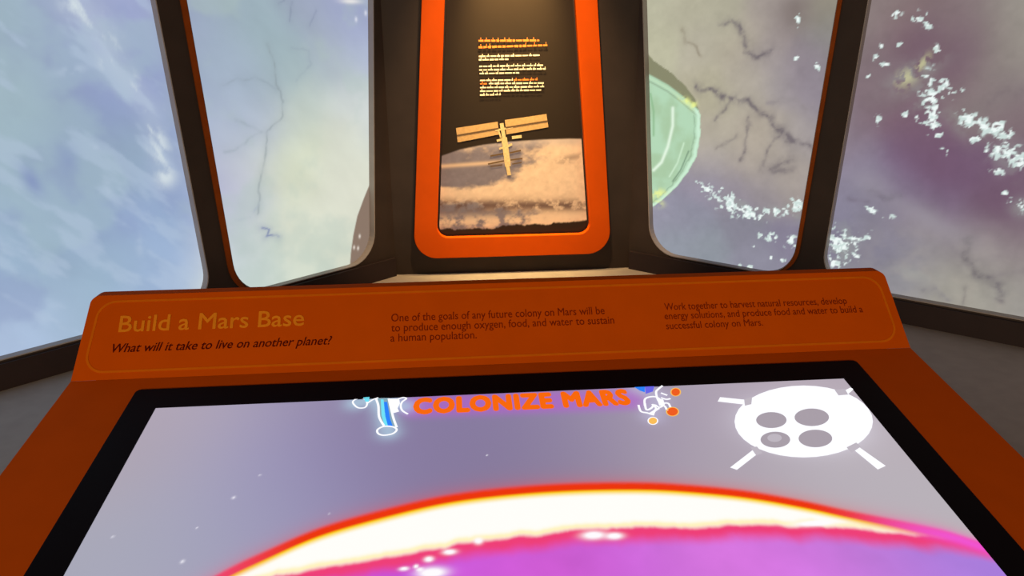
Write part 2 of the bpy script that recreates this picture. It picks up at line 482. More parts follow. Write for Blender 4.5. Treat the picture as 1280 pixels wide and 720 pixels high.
def paint_left(u, v):
    P = lambda pts: [(*PL.px(x, y), c) for (x, y, c) in pts]
    wu = u+0.06*(fbm(u, v, 0.25, 11)-0.5)*2; wv = v+0.06*(fbm(u, v, 0.25, 12)-0.5)*2
    c = idw(wu, wv, P([
        (-60, 40, (150, 168, 186)), (10, 10, (150, 172, 184)), (60, 20, (158, 172, 198)), (110, 20, (160, 170, 205)), (170, 15, (156, 166, 204)),
        (10, 90, (160, 182, 190)), (60, 60, (140, 152, 194)), (100, 80, (138, 150, 192)), (150, 90, (148, 160, 200)),
        (10, 150, (152, 174, 186)), (70, 150, (146, 164, 188)), (130, 150, (140, 156, 196)), (190, 120, (146, 160, 200)), (205, 190, (146, 164, 200)),
        (10, 210, (150, 172, 194)), (60, 230, (138, 156, 188)), (120, 210, (146, 164, 188)), (170, 200, (152, 178, 192)), (215, 240, (150, 172, 206)),
        (10, 270, (164, 190, 208)), (80, 280, (150, 172, 202)), (150, 280, (146, 166, 204)), (220, 300, (150, 174, 206)),
        (20, 350, (158, 184, 210)), (70, 340, (144, 166, 190)), (130, 350, (156, 182, 204)), (200, 350, (158, 180, 212)),
        (10, 420, (172, 190, 220)), (60, 400, (162, 186, 208)), (-80, 430, (168, 188, 214)), (-150, 250, (150, 172, 196)),
        (245, 20, (154, 166, 192)), (300, 20, (154, 172, 184)), (340, 40, (154, 176, 184)), (390, 15, (158, 168, 190)), (440, 15, (154, 162, 196)),
        (265, 80, (160, 176, 194)), (310, 100, (162, 178, 196)), (360, 80, (166, 186, 190)), (420, 70, (176, 188, 196)), (460, 60, (174, 184, 210)),
        (275, 150, (172, 184, 208)), (320, 160, (182, 192, 208)), (380, 140, (194, 206, 198)), (440, 130, (202, 210, 212)), (463, 150, (208, 214, 212)),
        (285, 220, (184, 186, 214)), (320, 210, (198, 204, 204)), (370, 200, (214, 220, 194)), (430, 190, (216, 220, 204)),
        (290, 270, (190, 190, 220)), (320, 290, (206, 218, 206)), (390, 280, (218, 222, 204)), (440, 250, (220, 222, 206)),
        (320, 340, (206, 218, 208)), (400, 330, (214, 222, 206)), (300, 320, (198, 206, 220)), (440, 310, (214, 218, 200)),
        (200, -120, (150, 164, 196)), (400, -120, (158, 170, 196))]), 0.055)
    f = fbm(u*1.0+v*0.5, v, 0.09, 21, 5, 0.55); c = c*(0.93+0.14*f)[:, None]
    g = fbm(u+v*0.8, v*0.35-u*0.3, 0.05, 23, 4); c = c*(0.96+0.08*g)[:, None]
    far = 1-sstep(-0.60, -0.52, u)
    c = mixc(c, lin((134, 148, 190)), 0.40*far*sstep(0.48, 0.66, fbm(u+0.4*v, v-0.3*u, 0.16, 25, 5)))
    c = mixc(c, lin((166, 192, 200)), 0.40*far*sstep(0.48, 0.66, fbm(u+0.4*v, v-0.3*u, 0.14, 27, 5)))
    c = mixc(c, lin((182, 200, 222)), 0.40*far*sstep(0.52, 0.72, fbm((u+v)*1.6, (v-u)*0.5, 0.07, 29, 5)))
    c = mixc(c, lin((176, 196, 188)), 0.35*(1-far)*sstep(0.50, 0.70, fbm(u, v, 0.12, 28, 5)))
    # bright ragged clouds
    path = [PL.px(x, y) for x, y in ((100, 8), (112, 15), (128, 35), (138, 52), (145, 76), (163, 98), (180, 118), (196, 140), (199, 165), (206, 192), (213, 222))]
    d = polydist(u, v, path)
    hv_ = 0.55*fbm(u+v*0.4, v*0.5, 0.020, 31, 4, 0.6)+0.45*fbm(u, v, 0.07, 35, 2)
    m = np.exp(-(d/0.022)**2)*sstep(0.46, 0.66, hv_)*0.95+0.25*np.exp(-(d/0.03)**2)
    c = mixc(c, lin((206, 218, 226)), np.clip(m*0.9, 0, 1))
    d2 = gauss(u, v, PL, [(95, 88, .03, .008, 10, 1), (120, 185, .02, .006, -15, 1), (140, 235, .008, .03, 8, .6), (180, 310, .008, .03, 0, .6)])
    c = mixc(c, lin((186, 202, 222)), d2*0.5*sstep(0.3, 0.7, fbm(u, v, 0.02, 33)))
    c = mixc(c, lin((130, 146, 190)), 0.8*gauss(u, v, PL, [(45, 228, .014, .03, 20, 1), (90, 200, .02, .03, 0, .6)]))
    # thin dark river lines
    def river(pts, w, col, k, seed):
        nonlocal c
        d = polydist(u+0.008*(fbm(u, v, .03, seed)-.5)*2, v+0.008*(fbm(u, v, .03, seed+1)-.5)*2, [PL.px(x, y) for x, y in pts])
        c = mixc(c, lin(col), k*0.62*np.exp(-(d/(w*0.85))**2)*(0.4+0.6*sstep(0.35, 0.6, fbm(u, v, 0.02, seed+7))))
        c = mixc(c, lin(col), k*0.16*np.exp(-(d/(w*4))**2))
    river([(342, 55), (350, 85), (352, 108), (362, 130), (358, 148), (342, 162), (340, 185), (334, 215), (330, 240), (328, 268)], .0028, (134, 146, 152), .8, 41)
    river([(285, 108), (305, 98), (325, 98), (342, 106), (352, 112)], .003, (140, 154, 166), .6, 43)
    river([(372, 58), (392, 62), (396, 80), (378, 100)], .003, (142, 156, 170), .5, 45)
    river([(300, 150), (318, 158), (332, 164), (312, 182), (288, 192)], .004, (146, 160, 170), .6, 47)
    river([(372, 0), (370, 26)], .0025, (126, 136, 160), .8, 49)
    river([(355, 4), (362, -2)], .003, (126, 136, 160), .7, 50)
    river([(402, 14), (394, 32)], .0025, (130, 140, 166), .7, 51)
    river([(333, 286), (342, 288), (338, 297), (346, 296), (355, 298)], .0028, (116, 128, 172), 1.35, 52)
    river([(325, 265), (330, 258)], .004, (160, 172, 190), .6, 53)
    river([(300, 276), (318, 272)], .004, (176, 188, 196), .6, 54)
    # brown hull of the spacecraft entering the picture beside the post
    edge = [PL.px(x, y) for x, y in ((470, 228), (461, 250), (453, 272), (448, 296), (445, 318), (443, 345), (442, 400))]
    eu = np.interp(v, [q[1] for q in edge[::-1]], [q[0] for q in edge[::-1]])
    m = sstep(-0.002, 0.002, u-eu)*sstep(0.0, 0.004, PL.px(470, 226)[1]-v)
    c = mixc(c, lin((138, 118, 104)), m)
    for x, y in ((456, 297), (449, 311), (454, 312)):
        a, b = PL.px(x, y); c = mixc(c, lin((236, 226, 214)), np.exp(-(((u-a)/.003)**2+((v-b)/.005)**2)))
    a, b = PL.px(445, 1); c = mixc(c, lin((235, 232, 230)), np.exp(-(((u-a)/.03)**2+((v-b)/.006)**2))*0.9)
    for x, y in ((464, 16), (452, 24)):
        a, b = PL.px(x, y); c = mixc(c, lin((225, 228, 240)), np.exp(-(((u-a)/.004)**2+((v-b)/.006)**2))*0.8)
    return c

def paint_right(u, v):
    P = lambda pts: [(*PR.px(x, y), c) for (x, y, c) in pts]
    wu = u+0.035*(fbm(u, v, 0.16, 61)-0.5)*2; wv = v+0.035*(fbm(u, v, 0.16, 62)-0.5)*2
    c = idw(wu, wv, P([
        (815, 10, (188, 186, 162)), (850, 20, (184, 180, 158)), (900, 20, (176, 172, 152)), (950, 15, (164, 154, 148)), (985, 30, (140, 128, 128)), (1025, 15, (148, 142, 128)), (1035, 50, (144, 142, 138)),
        (820, 60, (190, 188, 162)), (870, 60, (186, 180, 162)), (920, 50, (180, 172, 154)), (960, 60, (162, 152, 150)), (1005, 80, (140, 128, 138)), (1025, 90, (142, 134, 142)),
        (880, 110, (184, 178, 154)), (930, 100, (180, 172, 158)), (970, 100, (166, 158, 160)), (1010, 110, (148, 138, 150)), (1020, 140, (150, 142, 152)),
        (890, 160, (182, 174, 158)), (940, 160, (180, 170, 156)), (990, 160, (172, 164, 158)), (1010, 175, (160, 152, 156)),
        (885, 200, (176, 168, 162)), (930, 205, (178, 168, 156)), (985, 210, (176, 166, 154)),
        (880, 225, (150, 144, 162)), (920, 235, (148, 140, 152)), (970, 240, (150, 142, 150)), (1000, 230, (168, 158, 152)),
        (830, 270, (152, 150, 168)), (860, 280, (142, 142, 158)), (930, 290, (136, 134, 148)), (985, 300, (136, 130, 150)),
        (840, 305, (150, 156, 168)), (880, 315, (146, 152, 162)), (950, 325, (146, 144, 160)),
        (1095, 15, (138, 124, 124)), (1130, 25, (134, 114, 116)), (1180, 15, (130, 112, 116)), (1200, 30, (136, 122, 124)), (1250, 20, (152, 146, 138)), (1290, 30, (154, 148, 140)),
        (1085, 70, (132, 116, 120)), (1150, 60, (124, 102, 106)), (1210, 60, (126, 106, 110)), (1245, 60, (150, 144, 136)), (1275, 70, (150, 142, 136)),
        (1075, 120, (130, 112, 120)), (1110, 110, (132, 116, 122)), (1190, 110, (126, 104, 112)), (1230, 90, (142, 132, 128)), (1260, 120, (136, 124, 126)),
        (1070, 170, (132, 114, 124)), (1120, 160, (124, 98, 112)), (1160, 170, (122, 94, 114)), (1220, 130, (138, 126, 126)), (1270, 160, (130, 112, 118)),
        (1060, 200, (140, 128, 144)), (1120, 205, (120, 96, 124)), (1170, 210, (114, 88, 114)), (1230, 220, (116, 90, 116)), (1275, 230, (122, 98, 116)),
        (1050, 235, (144, 136, 156)), (1085, 225, (142, 134, 154)), (1130, 240, (128, 114, 138)), (1180, 250, (122, 102, 128)), (1240, 260, (110, 84, 104)), (1275, 270, (120, 98, 114)),
        (1055, 265, (134, 130, 150)), (1100, 270, (140, 134, 148)), (1150, 275, (150, 142, 148)), (1200, 285, (136, 124, 136)), (1260, 300, (140, 126, 132)),
        (1095, 310, (132, 128, 146)), (1130, 320, (140, 136, 146)), (1170, 310, (146, 140, 144)), (1215, 310, (158, 150, 150)), (1270, 330, (150, 142, 140)),
        (1120, 350, (146, 144, 150)), (1170, 350, (160, 156, 148)), (1220, 350, (154, 150, 142)), (1270, 370, (158, 154, 148)), (1200, 375, (164, 160, 150)), (1340, 380, (156, 150, 146)), (1340, 200, (122, 98, 116)),
        (900, -120, (176, 170, 150)), (1200, -120, (134, 116, 118))]), 0.036)*0.96
    f = fbm(u, v, 0.06, 71, 5, 0.55); c = c*(0.93+0.15*f)[:, None]
    def river(pts, w, col, k, seed, amp=0.010):
        nonlocal c
        d = polydist(u+amp*(fbm(u, v, .025, seed)-.5)*2, v+amp*(fbm(u, v, .025, seed+1)-.5)*2, [PR.px(x, y) for x, y in pts])
        br = sstep(0.25, 0.6, fbm(u, v, 0.02, seed+5))
        hf = sstep(0.34, 0.60, fbm(u, v, 0.011, seed+9, 3))
        c = mixc(c, lin(col), k*np.exp(-(d/(w*1.2))**2)*(0.45+0.55*hf)*(0.65+0.35*br))
        c = mixc(c, lin(col), k*0.30*np.exp(-(d/(w*3))**2)*br)
    G1 = (110, 102, 108)
    river([(897, 32), (910, 26), (920, 36), (924, 50), (928, 64), (940, 72), (962, 62)], .005, G1, .85, 81)
    river([(846, 38), (852, 52), (866, 60), (872, 70)], .003, (140, 130, 112), .7, 82)
    river([(866, 110), (890, 114), (905, 124), (930, 128), (945, 142), (960, 150), (972, 165), (985, 178), (1008, 184)], .0065, G1, .9, 83)
    river([(905, 128), (900, 140), (890, 150)], .004, G1, .7, 84)
    river([(955, 130), (975, 126), (990, 124), (1004, 136)], .005, (146, 138, 140), .7, 85)
    river([(932, 148), (928, 170), (922, 200)], .003, G1, .7, 86)
    river([(968, 172), (955, 190), (948, 214)], .004, G1, .7, 87)
    river([(985, 198), (970, 205), (960, 215), (985, 212)], .007, G1, .6, 88)
    river([(890, 186), (905, 178), (918, 170)], .003, (140, 132, 128), .6, 89)
    river([(1205, 302), (1202, 322), (1215, 340), (1240, 358), (1250, 380)], .007, (112, 106, 110), .85, 90)
    river([(1202, 364), (1198, 382)], .003, (120, 114, 114), .7, 91)
    river([(1088, 240), (1100, 248), (1120, 247)], .006, (112, 104, 120), .8, 92)
    river([(1060, 250), (1080, 254)], .005, (120, 112, 128), .6, 93)
    river([(1235, 130), (1255, 112), (1275, 118)], .008, (120, 108, 112), .5, 94)
    river([(1150, 366), (1165, 364), (1180, 376)], .005, (132, 128, 132), .6, 95)
    river([(1240, 345), (1280, 340)], .006, (134, 126, 128), .5, 96)
    c = c*(0.93+0.14*fbm(u, v, 0.018, 75, 4, 0.6))[:, None]
    c = mixc(c, lin((176, 168, 158)), 0.30*sstep(0.45, 0.75, fbm(u+v*0.6, v*1.4-u*0.5, 0.07, 77, 5))*sstep(0.0, 0.10, PR.px(1180, 275)[1]-v)*sstep(0.55, 0.70, u))
    c = mixc(c, lin((156, 150, 160)), 0.5*gauss(u, v, PR, [(1150, 272, .11, .022, -25, 1), (1085, 232, .05, .03, -20, .8)]))
    c = mixc(c, lin((112, 84, 108)), 0.5*gauss(u, v, PR, [(1170, 205, .10, .05, -25, 1), (1250, 255, .06, .04, -20, 1), (1150, 60, .07, .06, 0, .9), (1195, 70, .06, .07, 0, .8)]))
    # dark haloes
    c = mixc(c, lin((122, 110, 106)), 0.6*gauss(u, v, PR, [(988, 14, .03, .03, 0, 1)]))
    # clouds
    pale = sstep(0.35, 0.65, fbm(u, v, .02, 99))
    veil = gauss(u, v, PR, [(1140, 92, .05, .022, 35, 1), (1150, 120, .03, .03, 0, .8), (1212, 160, .06, .02, -25, .7), (1262, 200, .04, .03, -30, .7),
                            (925, 262, .06, .018, -18, .9), (980, 268, .05, .02, 0, .7), (1050, 310, .03, .05, 0, 1), (1275, 262, .02, .02, -20, .8), (1140, 345, .04, .015, 0, .5)])
    c = mixc(c, lin((160, 166, 160)), 0.55*veil*pale)
    d1 = gauss(u, v, PR, [
        (880, 238, .030, .016, -25, .82), (905, 255, .040, .022, -25, .98), (930, 266, .040, .016, -12, 1.0), (965, 266, .03, .010, 0, .85), (993, 258, .020, .014, 20, .9), (1003, 255, .008, .02, 0, 1.0),
        (1163, 122, .018, .042, 12, .94), (1162, 152, .015, .02, 0, .9), (1173, 108, .02, .014, 0, .85), (1207, 150, .024, .012, -15, 1.0), (1240, 163, .032, .014, -12, 1.0), (1250, 190, .025, .014, 0, 1.0),
        (1270, 203, .022, .014, 20, .98), (1245, 216, .012, .008, 0, .9), (1215, 176, .008, .006, 0, 1), (1178, 188, .006, .006, 0, 1), (1171, 170, .008, .008, 0, .95), (1275, 258, .024, .012, -25, 1.0),
        (1045, 305, .022, .030, 30, .98), (1065, 302, .030, .012, 28, 1.05), (1040, 330, .02, .016, 0, .9), (1066, 322, .012, .012, 0, .85),
        (993, 24, .008, .012, 0, 1.05), (1117, 18, .012, .006, 0, 1.0), (1146, 20, .010, .010, 30, 1.05), (1158, 32, .012, .008, 0, .85), (1019, 84, .005, .010, 20, 1.1), (991, 72, .006, .007, 0, 1),
        (1180, 190, .006, .008, 0, 1), (1170, 60, .008, .008, 0, .95), (1092, 72, .006, .006, 0, .95), (1103, 80, .007, .004, 0, 1.05), (1100, 58, .006, .006, 0, .9), (1082, 96, .004, .004, 0, 1.1), (1120, 55, .005, .005, 0, 1),
        (1128, 145, .006, .008, 0, .9), (1095, 150, .008, .010, 0, .85), (1145, 150, .006, .006, 0, .8), (1185, 118, .01, .01, 0, .85), (1202, 115, .008, .008, 0, .9),
        (960, 300, .012, .012, 0, .9), (983, 303, .014, .014, 20, 1.0), (947, 298, .008, .008, 0, .9), (974, 327, .006, .006, 0, 1), (934, 337, .006, .005, 0, 1), (920, 334, .004, .004, 0, 1), (938, 311, .004, .004, 0, 1), (960, 325, .005, .005, 0, .85), (1090, 265, .016, .006, -20, .85),
        (1110, 275, .012, .006, 0, .85), (1254, 245, .006, .006, 0, .9)], 1.18)
    mm = blobs(u, v, d1, 0.0095, 5, 0.30)
    c = mixc(c, lin((208, 226, 222)), np.clip(mm, 0, 1)*0.95)
    mm2 = blobs(u, v, d1*0.8, 0.007, 9, 0.25); c = mixc(c, lin((240, 250, 248)), np.clip(mm2, 0, 1)*mm)
    # yellowish wisps in the brightest cloud
    w = gauss(u, v, PR, [(1130, 98, .022, .016, 40, 1), (1150, 80, .022, .008, 60, 1)])
    c = mixc(c, lin((192, 190, 150)), w*sstep(0.45, 0.6, fbm(u+v, v-u, .012, 131, 3))*0.9)
    # pale green spacecraft module showing beside the post
    a = [PR.px(x, y) for x, y in ((800, 62), (812, 76), (835, 92), (852, 108), (864, 124), (871, 145), (871, 172), (866, 196), (856, 216), (842, 234), (825, 250), (806, 264), (795, 272))]
    zz = np.array([q[1] for q in a])[::-1]; uu_ = np.array([q[0] for q in a])[::-1]
    eu = np.interp(v, zz, uu_) + 0.003*(fbm(u, v, 0.012, 141)-0.5)*2
    e = eu-u; ins = sstep(-0.001, 0.002, e)*(v < zz.max())*(v > zz.min())
    gcol = mixc(np.tile(lin((170, 202, 166)), (len(u), 1)), lin((180, 216, 184)), sstep(0.3, 0.7, fbm(u, v, 0.05, 143)))
    up = np.interp(u, *zip(*sorted([PR.px(x, y) for x, y in ((800, 92), (812, 98), (830, 108), (848, 122), (862, 134), (880, 150))])))
    # shaded grey-green collar above the bright body
    gcol = mixc(gcol, lin((136, 136, 108)), sstep(0.0, 0.006, v-up))
    gcol = mixc(gcol, lin((196, 226, 190)), np.exp(-((v-up+0.006)/0.003)**2)*0.7)
    gcol = mixc(gcol, lin((116, 128, 104)), np.exp(-((v-up+0.014)/0.0025)**2)*0.5)
    gcol = mixc(gcol, lin((206, 240, 214)), np.exp(-((e-0.006)/0.006)**2)*(v < up)*0.95)
    gcol = mixc(gcol, lin((96, 120, 104)), np.exp(-((e-0.016-0.003*fbm(u, v, .015, 149))/0.0018)**2)*(v < up-0.02)*0.4)
    for pts, w_, col in (([(836, 136), (836, 158), (830, 184), (822, 204), (812, 214)], .0045, (232, 250, 230)),
                         ([(850, 180), (842, 205), (832, 222)], .0025, (206, 236, 206)), ([(856, 190), (846, 214), (836, 228)], .002, (110, 140, 116)),
                         ([(808, 118), (812, 140), (812, 170)], .003, (140, 184, 140))):
        d = polydist(u, v, [PR.px(x, y) for x, y in pts]); gcol = mixc(gcol, lin(col), np.exp(-(d/w_)**2)*0.9)
    c = c*(1-ins[:, None])+gcol*ins[:, None]
    gl = gauss(u, v, PR, [(852, 126, .022, .008, -28, 1.0), (862, 132, .010, .010, 0, 1.0), (818, 244, .022, .012, 20, 1.0), (818, 256, .016, .010, 0, .8)])
    c = mixc(c, lin((236, 246, 150)), np.clip(gl*sstep(0.35, 0.62, fbm(u, v, 0.012, 151, 3)), 0, 1)*0.95)
    return c

for side, pl, fn, ua, ub in (('l', PL, paint_left, -1.66, 0.012), ('r', PR, paint_right, -0.012, 1.66)):
    root = empty('projection_screen', pl.p((ua+ub)/2, 0.78, -0.03))
    picture('lit_picture', pl, ua, ub, 0.785, 1.86, 0.003, -TH-0.002, fn, SCREEN, root)
    plate('screen_backing', pl, rect(ua, 0.78, ub, 1.88), [], -0.05, -TH-0.004, BACK, root)
    if side == 'l':
        tag(root, 'lit projection screen showing pale blue and cream clouded ground behind the windows', 'screen')
    else:
        tag(root, 'lit projection screen showing mauve ground, white cloud specks and a pale green spacecraft', 'screen')

# ------------------------------------------------------------------ framed information panel in the middle bay
panel = empty('information_panel', (XC, YW, 0.86))
tag(panel, 'tall dark information panel of an orbiting station in a rounded orange frame', 'panel')
FT = 1.92
PF = Plane((XC, YW-0.022, 0), (1, 0, 0), (0, 0, 1))
def frame_poly(l, r, b, rad, ztop, ir):
    zb = PF.px(*b)[1]
    return rounded([line_at(PF, *l, zb), line_at(PF, *r, zb), line_at(PF, *r, ztop), line_at(PF, *l, ztop)], rad, 10)
f_out = frame_poly(((527, 0), (518, 285)), ((747, 0), (762.5, 285)), (640, 320.5), 0.062, FT, 10)
f_in = frame_poly(((556, 0), (547, 275)), ((719, 0), (737, 275)), (640, 295), 0.030, FT-0.06, 10)
plate('frame', PC, f_out, [f_in], 0.001, 0.022, ORANGE_FRAME, panel, bevel=0.002)
plate('frame_shadow_line', PC, inset(f_out, -0.003), [inset(f_in, -0.01)], 0.0, 0.008, BLACK, panel)  # black rim put in as the thin shadow line round the frame
f_pr = inset(f_in, 0.0045)

def paint_board(u, v):
    c = np.tile(np.array([0.026, 0.019, 0.015]), (len(u), 1))
    hz = [PCB.px(x, y) for x, y in ((530, 204), (552, 195), (575, 187), (605, 181), (640, 177), (680, 174.5), (712, 173.5), (740, 174))]
    hv = np.interp(u, [q[0] for q in hz], [q[1] for q in hz])
    m = sstep(-0.0025, 0.0025, hv-v)
    vb = lambda y: PCB.px(640, y)[1]
    k = (vb(177)-v)/(vb(177)-vb(290))           # 0 at the limb, 1 at the foot
    n1 = fbm(u*0.7, v*1.6, 0.09, 201, 6, 0.55); n2 = fbm(u, v*1.3, 0.03, 203, 5, 0.6)
    sea = np.tile(np.array([0.20, 0.19, 0.27]), (len(u), 1))
    cloud = np.array([0.74, 0.60, 0.52])
    uc = (u-PCB.px(640, 200)[0])/0.2
    n3 = fbm(u, v, 0.014, 205, 4, 0.6)
    cov = n1*0.8+n2*0.35+0.20*uc+0.40*np.exp(-((k-0.55)/0.13)**2)-0.30*np.exp(-((k-0.34)/0.13)**2)*(1-sstep(-0.1, 0.25, uc))
    e = mixc(sea, cloud, sstep(0.44, 0.70, cov))
    e = e*(0.82+0.36*n3)[:, None]
    streak = np.exp(-((v-vb(204)-0.05*(u+0.1))/0.0055)**2)*(1-sstep(-0.05, 0.1, uc))
    e = mixc(e, np.array([0.70, 0.55, 0.46]), streak*0.8)
    band = np.exp(-((k-0.70-0.02*uc)/0.075)**2)
    e = mixc(e, np.array([0.13, 0.085, 0.09]), np.clip(band*sstep(0.36, 0.56, n2*0.55+n3*0.45), 0, 1)*0.95)
    e = mixc(e, np.array([0.80, 0.66, 0.56]), np.exp(-((k-0.87)/0.07)**2)*sstep(0.35, 0.6, n2)*0.8)
    e = mixc(e, np.array([0.46, 0.43, 0.50]), np.exp(-(k/0.06)**2)*0.6)
    pt = gauss(u, v, PCB, [(715, 197, .05, .010, 10, 1), (705, 203, .03, .006, 0, .8), (668, 189, .02, .006, 0, .7), (660, 210, .03, .006, 10, .8)])
    e = mixc(e, np.array([0.26, 0.20, 0.20]), pt*sstep(0.4, 0.6, n3)*0.7)
    c = c*(1-m[:, None])+e*m[:, None]
    rag = vb(282)+0.012*(fbm(u, v*0.2, 0.03, 207, 5, 0.6)-0.5)*2+0.030*(u-0.02)
    c = mixc(c, np.array([0.030, 0.020, 0.016]), sstep(-0.002, 0.003, rag-v))
    return c

PCB = Plane((XC, YW-0.006, 0), (1, 0, 0), (0, 0, 1))
board = plate('graphic_board', PC, f_pr, [], 0.001, 0.0045, paint_mat('board_core', (0.026, 0.019, 0.015), 0.55, 0.02, 30, spec=0.1), panel)
zs_ = [q[1] for q in f_pr]
def board_warp(u, v):
    # u runs 0..1 across the tapering, round-cornered board
    q = ccw(inset(f_pr, 0.0008)); lo = np.full(len(v), 9.0); hi = np.full(len(v), -9.0)
    for (a, b) in zip(q, q[1:]+q[:1]):
        if abs(a[1]-b[1]) < 1e-9: continue
        t = (v-a[1])/(b[1]-a[1]); ok = (t >= 0) & (t <= 1); x = a[0]+(b[0]-a[0])*t
        lo = np.where(ok, np.minimum(lo, x), lo); hi = np.where(ok, np.maximum(hi, x), hi)
    return lo+(hi-lo)*u*PIC_CELL
PIC_CELL = 1.0/0.40
pic = picture('printed_picture', PC, 0.0, 0.40, min(zs_)+0.0012, PCB.px(640, 150)[1], 0.0022, 0.006, paint_board, print_mat('board_print'), panel, board_warp)

# the orbiting station printed on the board
def poly_px(name, pl, pts, n, mat, parent):
    q = ccw([pl.px(x, y) for x, y in pts])
    V = [pl.p(*k, n) for k in q]
    return mesh_obj_adopt(name, V, [list(range(len(V)))], mat, parent)
for quad in (((570, 160), (622, 152), (624, 168), (572, 178)), ((631, 150), (683, 142.5), (685.5, 159), (633, 168))):
    o = poly_px('printed_solar_array', PCB, quad, 0.0008, GOLD, panel)
    (x0, y0), (x1, y1), (x2, y2), (x3, y3) = quad
    s = ribbon('array_seam', PCB, [PCB.px((x0+x3)/2, (y0+y3)/2+0.5), PCB.px((x1+x2)/2, (y1+y2)/2+0.5)], 0.0042, 0.0012, GOLD_DARK, None)
    adopt(s, panel)
def strokes(name, pl, lst, n, mat, parent):
    V, F = [], []
    for (x0, y0, x1, y1, w) in lst:
        a, b = np.array(pl.px(x0, y0)), np.array(pl.px(x1, y1)); t = (b-a)/np.linalg.norm(b-a); q = np.array([-t[1], t[0]])*w/2
        n += 1.2e-5
        k = len(V); V += [pl.p(*(a+q), n), pl.p(*(a-q), n), pl.p(*(b-q), n), pl.p(*(b+q), n)]; F.append([k, k+1, k+2, k+3])
    return mesh_obj_adopt(name, V, F, mat, parent)
strokes('printed_station', PCB, [
    (627, 154, 631, 178, .010), (630, 172, 635, 208, .0155), (634, 205, 636.5, 219, .010), (619, 163, 641, 159, .005), (622, 160, 626, 172, .004),
    (621, 176, 632, 173, .006), (640, 172, 652, 170.5, .008), (624, 186, 630, 184, .005), (640, 180, 634, 183, .006)], 0.0010, STATION, panel)
strokes('printed_radiator', PCB, [(613, 195, 629, 192, .004), (637, 191, 651, 188, .004), (610, 205, 630, 201, .004), (638, 200, 653, 198, .004), (613, 208, 628, 206, .003), (640, 205, 652, 203, .003)],
        0.0009, GOLD_DARK, panel)

# small print: too small to read in the photograph, set as rows of word shapes
def small_row(x0, y0, x1, y1, hpx, mat, seed):
    rnd = random.Random(seed); L = x1-x0; t = 0.0; lst = []
    h = abs(PCB.px(640, y0)[1]-PCB.px(640, y0+hpx)[1])
    while t < L-1.0:
        w = min(rnd.uniform(3.0, 8.5), L-t)
        xa, xb = x0+t, x0+t+w
        f = lambda x: y0+(y1-y0)*(x-x0)/L
        lst.append((xa, f(xa), xb, f(xb), h*rnd.uniform(0.8, 1.15)))
        if rnd.random() < 0.6:
            xm = xa+rnd.uniform(0.2, 0.8)*w
            lst.append((xm, f(xm)-hpx*0.95, xm+0.8, f(xm)-hpx*0.95, h*1.1))
        t += w+1.1
    o = strokes('small_print', PCB, lst, 0.0010, mat, panel)
    return o
rows = [((598, 51), (674, 50.5), 2.6, 'o'), ((598, 59), (684, 56.5), 2.6, 'o'),
        ((598.5, 70.5), (674.5, 69), 1.9, 'c'), ((598.5, 74.8), (635.5, 74), 1.9, 'c'),
        ((599, 83), (679, 81.5), 1.8, 'c'), ((599, 87.5), (682, 86), 1.8, 'c'), ((599.5, 92), (649, 91), 1.8, 'c'),
        ((600, 100.5), (641, 100), 1.8, 'c'), ((642, 100), (672, 99.3), 1.8, 'o'), ((600, 104.8), (609, 104.6), 1.8, 'o'), ((611, 104.5), (681, 103.7), 1.8, 'c'),
        ((600, 109.5), (680, 108.2), 1.8, 'c'), ((600, 114), (677.5, 112.5), 1.8, 'c'), ((600, 118.7), (626, 118.2), 1.8, 'c')]
for k, (a, b, h, cc) in enumerate(rows):
    small_row(*a, *b, h, PANEL_ORANGE if cc == 'o' else PANEL_CREAM, 300+k)

# ------------------------------------------------------------------ the touchscreen kiosk
TA, HB = 0.16801, 0.84665                    # table and header slopes
HWK, TOPW, LH = 0.58, 0.5716, 0.12225
XO, YB, BZ, AZ, BW = -0.00124, 0.02944, 0.04076, 0.4472, 0.48415
kiosk = empty('touchscreen_kiosk', (0, -0.3, 0))
tag(kiosk, 'orange sloping touchscreen kiosk with a slanted title panel above a black-edged display', 'kiosk')
PT = Plane((0, 0, Z0), (1, 0, 0), (0, math.cos(TA), math.sin(TA)))      # table top
PH = Plane((0, 0, Z0), (1, 0, 0), (0, math.cos(HB), math.sin(HB)))      # header face
TLEN = YB*2+BZ*2+2*AZ*9/16+0.01
plate('table_top', PT, rounded(rect(-HWK, -TLEN, HWK, 0.0), [0.02, 0.02, 0.0, 0.0]), [], -0.035, 0.0, ORANGE, kiosk, bevel=0.003)
# cabinet below: side profile pushed across the width
def prism_x(name, prof, x0, x1, mat, parent):
    n = len(prof)
    V = [(x0, y, z) for y, z in prof]+[(x1, y, z) for y, z in prof]
    F = [list(range(n))[::-1], list(range(n, 2*n))]+[[i, (i+1) % n, n+(i+1) % n, n+i] for i in range(n)]
    o = mesh_obj(name, V, F, mat)
    bm = bmesh.new(); bm.from_mesh(o.data); bmesh.ops.recalc_face_normals(bm, faces=bm.faces); bm.to_mesh(o.data); bm.free()
    return adopt(o, parent)
yf = -TLEN*math.cos(TA); zf = Z0-TLEN*math.sin(TA)
prism_x('cabinet', [(0.125, 0.06), (0.125, Z0-0.012), (0.0, Z0-0.036), (yf+0.03, zf-0.032), (yf+0.12, 0.06)], -HWK+0.015, HWK-0.015, ORANGE, kiosk)
prism_x('plinth', [(0.11, 0.0), (0.11, 0.06), (yf+0.16, 0.06), (yf+0.16, 0.0)], -HWK+0.05, HWK-0.05, SKIRT, kiosk)

